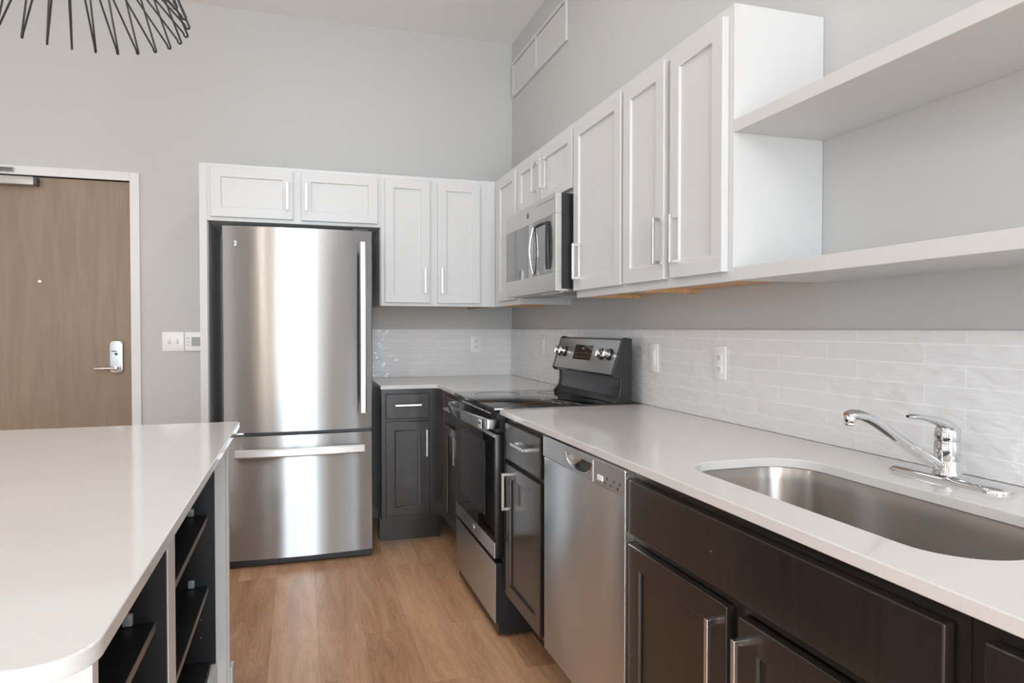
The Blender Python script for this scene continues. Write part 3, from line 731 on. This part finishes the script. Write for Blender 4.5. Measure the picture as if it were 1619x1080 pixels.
# ------------------------------------------------------------------ faucet
fc = thing('kitchen_faucet', 'chrome single-lever kitchen faucet behind the sink', 'faucet', (-.10, -3.392, .914))
dp = MB(); t = bmesh.new(); prev = None
for off, z in ((0, .9142), (0, .919), (-.004, .924), (-.012, .9275)):
    vs_ = [t.verts.new((x, y, z)) for x, y in rrect(-.132 - off, -.070 + off, -3.527 - off, -3.258 + off, .031 + off, 12)]
    if prev:
        for k in range(len(vs_)): t.faces.new((prev[k], prev[(k + 1) % len(vs_)], vs_[(k + 1) % len(vs_)], vs_[k]))
    else: t.faces.new(vs_[::-1])
    prev = vs_
t.faces.new(prev); bmesh.ops.recalc_face_normals(t, faces=t.faces[:]); dp._add(t); dp.build('deck_plate', 'chrome', fc, True, 50)
FXC, FYC = -.100, -3.392
MB().lathe([(.027, .9275), (.027, .932), (.0245, .936), (.0245, .955), (.0238, .956), (.0238, .957), (.0245, .958), (.0245, .994), (.0235, .996), (.0235, .998)], (FXC, FYC), 36).build('body', 'chrome', fc, True, 35)
# dome and lever
lv = MB().lathe([(.0238, .9985), (.0246, 1.001), (.0242, 1.013), (.0215, 1.024), (.016, 1.032), (.008, 1.0365), (.001, 1.0375)], (FXC, FYC), 36)
pth = [(-.085, FYC, 1.016), (-.104, FYC, 1.030), (-.125, FYC, 1.0385), (-.150, FYC, 1.0455), (-.175, FYC, 1.0500), (-.198, FYC, 1.0525), (-.207, FYC, 1.0525)]
lv.tube(pth, .01, 14, rads=[.020, .0195, .0155, .0115, .009, .0085, .004], flat=.62)
lv.build('lever', 'chrome', fc, True, 60)
MB().cyl((-.1235, FYC, 1.006), (-.1255, FYC, 1.006), .0035, n=16).build('temperature_mark', 'sticker', fc)
sp = MB(); pth = []
for x, z in ((-.112, .942), (-.135, .953), (-.165, .969), (-.200, .989), (-.235, 1.010), (-.265, 1.029), (-.290, 1.044), (-.312, 1.0545), (-.332, 1.0600), (-.352, 1.0615), (-.362, 1.0600)): pth.append((x, FYC, z))
sp.tube(pth, .011, 16, rads=[.0125, .012, .0115, .011, .0108, .0105, .0105, .0105, .0105, .0108, .008])
sp.cyl((-.353, FYC, 1.060), (-.353, FYC, 1.046), .0112, n=20, bev=.001).cyl((-.353, FYC, 1.046), (-.353, FYC, 1.040), .0098, n=20, bev=.001)
sp.build('spout', 'chrome', fc, True, 50)

# ------------------------------------------------------------------ range
rg = thing('electric_range', 'stainless and black glass electric range between the countertops', 'range', (-.36, -1.545, 0))
GY0, GY1, GX = -1.899, -1.192, -.660
MB().box(-.625, -.070, GY0, GY1, .012, .900, .003).build('body', 'black', rg)
for y in (GY0 + .05, GY1 - .05):
    for x in (-.59, -.12): MB().cyl((x, y, 0), (x, y, .0118), .018, n=16).build('foot', 'black', rg, True)
sd = MB().box(GX + .003, -.622, GY0 + .002, GY1 - .002, .060, .300, .003).build('storage_drawer', 'black', rg)
MB().box(GX, GX + .0035, GY0 + .003, GY1 - .003, .062, .298, .0012).build('front_panel', 'steel2', sd)
MB().box(-.645, -.626, GY0 + .004, GY1 - .004, .014, .0595).build('drawer_plinth', 'black', rg)
od = MB().box(GX, -.626, GY0 + .004, GY1 - .004, .318, .815, .005).build('oven_door', 'black', rg, True)
MB().box(GX - .0025, GX + .004, GY0 + .006, GY1 - .006, .320, .382, .001).build('kick_band', 'steel2', od)
MB().box(GX - .002, GX + .004, GY0 + .006, GY1 - .006, .800, .814, .001).build('top_band', 'steel2', od)
MB().box(GX - .0022, GX + .004, GY0 + .006, GY1 - .006, .3825, .7995, .001).build('door_glass', 'blackgloss', od)
MB().box(GX - .0032, GX - .0018, GY0 + .15, GY1 - .11, .455, .765).build('window', 'smoke', od)
em = MB().cyl((GX - .0024, -1.555, .352), (GX - .0045, -1.555, .352), .014, n=32, bev=.0005).build('emblem', 'nickel', od, True)
text_part('GE', .014, (GX - .0049, -1.555, .352), ROT_R, 'darkgrey', em, 'lettering')
hh = MB(); t = bmesh.new(); rings = []
for k in range(21):
    f_ = k / 20; y = GY0 + .012 + (GY1 - GY0 - .024) * f_
    x = GX - .030 - .032 * math.sin(math.pi * f_) ** .8
    rings.append([t.verts.new((x + a_, y, .855 + b_)) for a_, b_ in ((.012, -.020), (-.004, -.021), (-.010, -.014), (-.012, .012), (-.006, .020), (.012, .020))])
for a, b_ in zip(rings, rings[1:]):
    for k in range(6): t.faces.new((a[k], a[(k + 1) % 6], b_[(k + 1) % 6], b_[k]))
t.faces.new(rings[0][::-1]); t.faces.new(rings[-1]); bmesh.ops.recalc_face_normals(t, faces=t.faces[:]); hh._add(t)
for y in (GY0 + .018, GY1 - .018): hh.box(GX - .034, GX + .02, y - .016, y + .016, .836, .874, .004)
hd = hh.build('handle', 'steel', od, True)
stk = MB().box(GX - .0520, GX - .0500, GY0 + .022, GY0 + .066, .838, .872).build('sticker', 'whitep', hd)
MB().box(GX - .0525, GX - .0518, GY0 + .026, GY0 + .062, .852, .861).box(GX - .0525, GX - .0518, GY0 + .03, GY0 + .058, .843, .846).build('print', 'sticker', stk)
vp = MB().box(-.652, -.6, GY0 + .004, GY1 - .004, .818, .902, .003).build('vent_trim', 'black', rg)
vs = MB()
for k in range(5): vs.box(-.6535, -.651, GY0 + .10 + k * .105, GY0 + .185 + k * .105, .884, .890)
vs.build('vent_slots', 'greyp', vp)
ck = MB().box(-.668, -.066, GY0 - .004, GY1 + .004, .9055, .9215, .005).build('cooktop', 'blackgloss', rg, True)
for (x, y, r) in ((-.50, -1.37, .105), (-.50, -1.71, .09), (-.22, -1.37, .075), (-.22, -1.71, .095)):
    MB().tube([(x + r * math.cos(2 * math.pi * k / 40), y + r * math.sin(2 * math.pi * k / 40), .9215) for k in range(40)], .0005, 6, True, flat=.4).build('burner_ring', 'black', ck)
# backguard: side profile (x, z)
prof = [(-.066, .921), (-.066, 1.186), (-.092, 1.190), (-.104, 1.184), (-.150, 1.036), (-.140, 1.028), (-.112, 1.026), (-.112, .975), (-.118, .945), (-.140, .9215)]
bgd = MB().prism(prof, 'Y', GY0 + .012, GY1 - .016).build('backguard', 'smoke', rg)
pe = [(-.064, .921), (-.064, 1.190), (-.094, 1.195), (-.108, 1.190), (-.156, 1.036), (-.144, 1.023), (-.118, 1.021), (-.118, .978), (-.124, .948), (-.148, .9215)]
for y0, y1 in ((GY0 - .002, GY0 + .013),):
    MB().prism(pe, 'Y', y0, y1, .002).build('end_cap', 'black', bgd)
MB().prism([(x - .0006, z) for x, z in pe], 'Y', GY1 - .017, GY1 - .006, .002).build('end_cap', 'black', bgd)
# stainless control panel lying on the slope
a0 = Vector((-.1495, 0, 1.0385)); a1 = Vector((-.1045, 0, 1.1835)); up = (a1 - a0).normalized(); out = Vector((-up.z, 0, up.x))
def onp(y, s, d): # point on panel: along y, s along the slope, d outwards
    q = a0 + up * s + out * d; return Vector((q.x, y, q.z))
def pbox(mb, y0, y1, s0, s1, d0, d1, bev=0):
    poly = [onp(0, s0, d0), onp(0, s1, d0), onp(0, s1, d1), onp(0, s0, d1)]
    return mb.prism([(v.x, v.z) for v in poly], 'Y', y0, y1, bev)
LS = (a1 - a0).length
cp = pbox(MB(), GY0 + .013, GY1 - .006, 0.001, LS - .001, 0, .003, .0006).build('control_panel', 'steel2', bgd)
dsp = pbox(MB(), -1.630, -1.425, LS * .33, LS * .80, .003, .0045, .0005).build('display', 'blackgloss', cp)
for k in range(5):
    for j in range(2): pbox(MB(), -1.615 + k * .038, -1.598 + k * .038, LS * (.40 + .13 * j), LS * (.43 + .13 * j), .0045, .0049).build('touch_key', 'darkgrey', dsp)
pbox(MB(), -1.535, -1.512, LS * .66, LS * .71, .0045, .005).build('clock_digits', 'lcd', dsp)
for y in (-1.245, -1.305, -1.745, -1.820):
    k0 = onp(y, LS * .56, .003); k1 = onp(y, LS * .56, .010); k2 = onp(y, LS * .56, .032)
    kb = MB().cyl(k0, k1, .026, n=32, bev=.001).build('knob_skirt', 'black', cp, True)
    kk = MB().cyl(k1, k2, .021, .0185, n=32, bev=.002)
    pbox(kk, y - .004, y + .004, LS * .56 - .018, LS * .56 + .018, .030, .037, .001)
    kk.build('knob', 'chrome', kb, True)

# ------------------------------------------------------------------ dishwasher
dw = thing('dishwasher', 'stainless dishwasher with pocket handle left of the sink', 'dishwasher', (-.33, -2.69, 0))
WY0, WY1, WX = -2.983, -2.397, -.637
MB().box(-.60, -.03, WY0 + .004, WY1 - .004, .182, .880).build('tub', 'darkgrey', dw)
MB().box(-.50, -.46, WY0 + .002, WY1 - .002, 0, .182).build('toe_kick', 'black', dw)
MB().box(WX, -.598, WY0, WY1, .188, .817, .004).build('door', 'steel2', dw, True)
# control panel with the pocket cut out of it
PY0, PY1, PZ0, PZ1 = -2.792, -2.598, .822, .866
b = MB(); X0 = WX - .004
b.box(X0, -.598, WY0, PY0, .8185, .886, .003).box(X0, -.598, PY1, WY1, .8185, .886, .003).box(X0, -.598, PY0 - .002, PY1 + .002, PZ1, .886, .002)
# scooped bottom edge
pl = [(PY0 - .002, .8185), (PY1 + .002, .8185), (PY1 + .002, PZ1)]
for k in range(11):
    f_ = k / 10; y = PY1 - (PY1 - PY0) * f_
    z = PZ1 - .04 * (math.sin(math.pi * f_)) ** .45
    pl.append((y, z))
pl.append((PY0 - .002, PZ1))
b.prism(pl, 'X', X0, WX + .02)
cpn = b.build('control_panel', 'steel2', dw)
MB().box(X0 + .022, X0 + .026, PY0, PY1, .8185, .870).build('pocket_back', 'darkgrey', cpn)
gp = MB().prism([(PY1 - .002, PZ1 - .001), (PY1 - .095, PZ1 - .001), (PY1 - .085, PZ1 - .014), (PY1 - .055, PZ1 - .026), (PY1 - .030, PZ1 - .034), (PY1 - .012, PZ1 - .028)], 'X', X0 + .004, X0 + .021, .003).build('pocket_glint', 'nickel', cpn, True)  # bright piece added to stand for the reflection inside the pocket
MB().tube([(X0 - .0005, PY1 - (PY1 - PY0) * k / 20, PZ1 - .04 * (math.sin(math.pi * k / 20)) ** .45) for k in range(21)], .0022, 8).build('pocket_lip', 'nickel', cpn, True)
MB().box(X0 - .0006, X0 + .001, -2.797, -2.7935, .820, .878).build('divider', 'whitep', cpn)
tag(MB().box(X0 - .0022, X0 + .001, -2.856, -2.826, .832, .846, .001).build('start_button', 'whitep', cpn))
for y, z in ((-2.885, .846), (-2.872, .832), (-2.905, .832), (-2.925, .846), (-2.945, .832), (-2.957, .846)):
    MB().cyl((X0 + .001, y, z), (X0 - .0012, y, z), .0042, n=16).build('button', 'darkgrey', cpn)
MB().box(X0 - .001, -.598, WY0 - .003, WY0 - .0005, .188, .880, .001).build('side_trim', 'nickel', dw)

# ------------------------------------------------------------------ island
isl = thing('kitchen_island', 'island base with open black shelf bays and white end panels', 'island', (-2.05, -2.73, 0))
IX, IY0, IY1 = -1.670, -3.472, -2.003
b = MB().box(-2.50, -1.985, IY0, IY1 + .02, 0, .893)                        # rear block
b.box(-1.985, IX + .034, IY1, IY1 + .024, 0, .893, .001)                    # far end panel
b.box(-1.985, IX + .012, IY0, IY0 + .028, 0, .893, .001)                    # near end panel
b.build('body', 'trim', isl)
MB().box(IX + .0345, IX + .042, IY1 - .002, IY1 + .030, 0, .893, .001).build('corner_trim', 'trim', isl)
MB().box(IX - .014, IX + .004, IY0 + .03, IY1 - .001, 0.0, .105, .002).box(IX + .0425, IX + .052, IY1 - .01, IY1 + .04, 0, .085, .003).build('base_trim', 'trim', isl)
bays = ((-2.786, IY1 - .0005), (IY0 + .0285, -2.874))
b = MB().box(-1.984, -1.972, IY0 + .03, IY1 - .001, .106, .893)               # backs
for y0, y1 in bays:
    b.box(-1.972, IX - .0005, y1 - .012, y1, .106, .893).box(-1.972, IX - .0005, y0, y0 + .012, .106, .893)
    b.box(-1.972, IX - .016, y0 + .012, y1 - .012, .106, .118)
b.build('shelf_lining', 'darkin', isl)
MB().box(-1.972, IX + .002, -2.873, -2.787, .106, .893, .001).build('divider', 'trim', isl)
for y0, y1 in bays:
    for z in (.372, .610):
        s_ = MB().box(-1.970, IX - .022, y0 + .0125, y1 - .0125, z - .018, z).build('shelf', 'darkin', isl)
        MB().box(IX - .0218, IX - .0205, y0 + .0125, y1 - .0125, z - .018, z).build('edge_band', 'edge', s_)
        for yy, sg in ((y1 - .0125, -1), (y0 + .0125, 1)):
            for xx in (IX - .072, -1.92):
                MB().box(xx - .010, xx + .010, yy, yy + sg * .014, z + .0008, z + .026, .003).build('shelf_clip', 'clip', s_, True)
    for z in (.20, .26, .70, .76):
        MB().cyl((IX - .045, y1 - .0122, z), (IX - .045, y1 - .0135, z), .0028, n=12).build('pin_hole', 'nickel', isl)
tp = rrect(-2.60, -1.592, -3.745, -1.972, [.02, .02, .045, .06], 28)
tag(MB().slab(tp, [], .8935, .914).build('island_countertop', 'quartz'), 'white quartz island top in the left foreground', 'countertop')

# ------------------------------------------------------------------ wire pendant lamp
LX, LY, LR, LZ = -1.897, -2.705, .256, 1.950
lp = thing('pendant_lamp', 'black wire cage pendant lamp hanging above the island', 'lamp', (LX, LY, LZ))
def polar(r, z, a): return (LX + r * math.cos(a), LY + r * math.sin(a), z)
for k in range(30):
    a = R(6.1 + 12 * k)
    tip = []
    # hairpin lying in the radial plane: inner leg, rounded tip, outer leg
    tip += [polar(.050, LZ + .215, a), polar(LR - .0110, LZ + .0085, a)]
    for q in range(7):
        an = R(225 + 155 * q / 6); tip.append(polar(LR - .0050 + .0042 * math.cos(an), LZ + .0042 + .0042 * math.sin(an), a))
    tip += [polar(.060, LZ + .470, a)]
    MB().tube(tip, .0024, 7).build('wire_loop', 'wire', lp, True, 80)
rg_ = MB()
for r, z in ((.050, LZ + .215), (.060, LZ + .470)):
    rg_.tube([polar(r, z, 2 * math.pi * k / 32) for k in range(32)], .003, 8, True)
rg_.build('ring', 'wire', lp, True)
MB().cyl((LX, LY, LZ + .28), (LX, LY, LZ + .40), .022, n=20, bev=.003).cyl((LX, LY, LZ + .40), (LX, LY, LZ + .475), .012).box(LX - .06, LX + .06, LY - .003, LY + .003, LZ + .466, LZ + .472).build('socket', 'wire', lp, True)
MB().lathe([(.012, LZ + .275), (.026, LZ + .235), (.031, LZ + .205), (.026, LZ + .178), (.012, LZ + .163), (.001, LZ + .160)], (LX, LY)).build('bulb', 'bulb', lp, True)
MB().cyl((LX, LY, LZ + .47), (LX, LY, H - .02), .003, n=8).build('cord', 'wire', lp)
MB().cyl((LX, LY, H - .025), (LX, LY, H - .0005), .06, n=32, bev=.004).build('canopy', 'wire', lp, True)
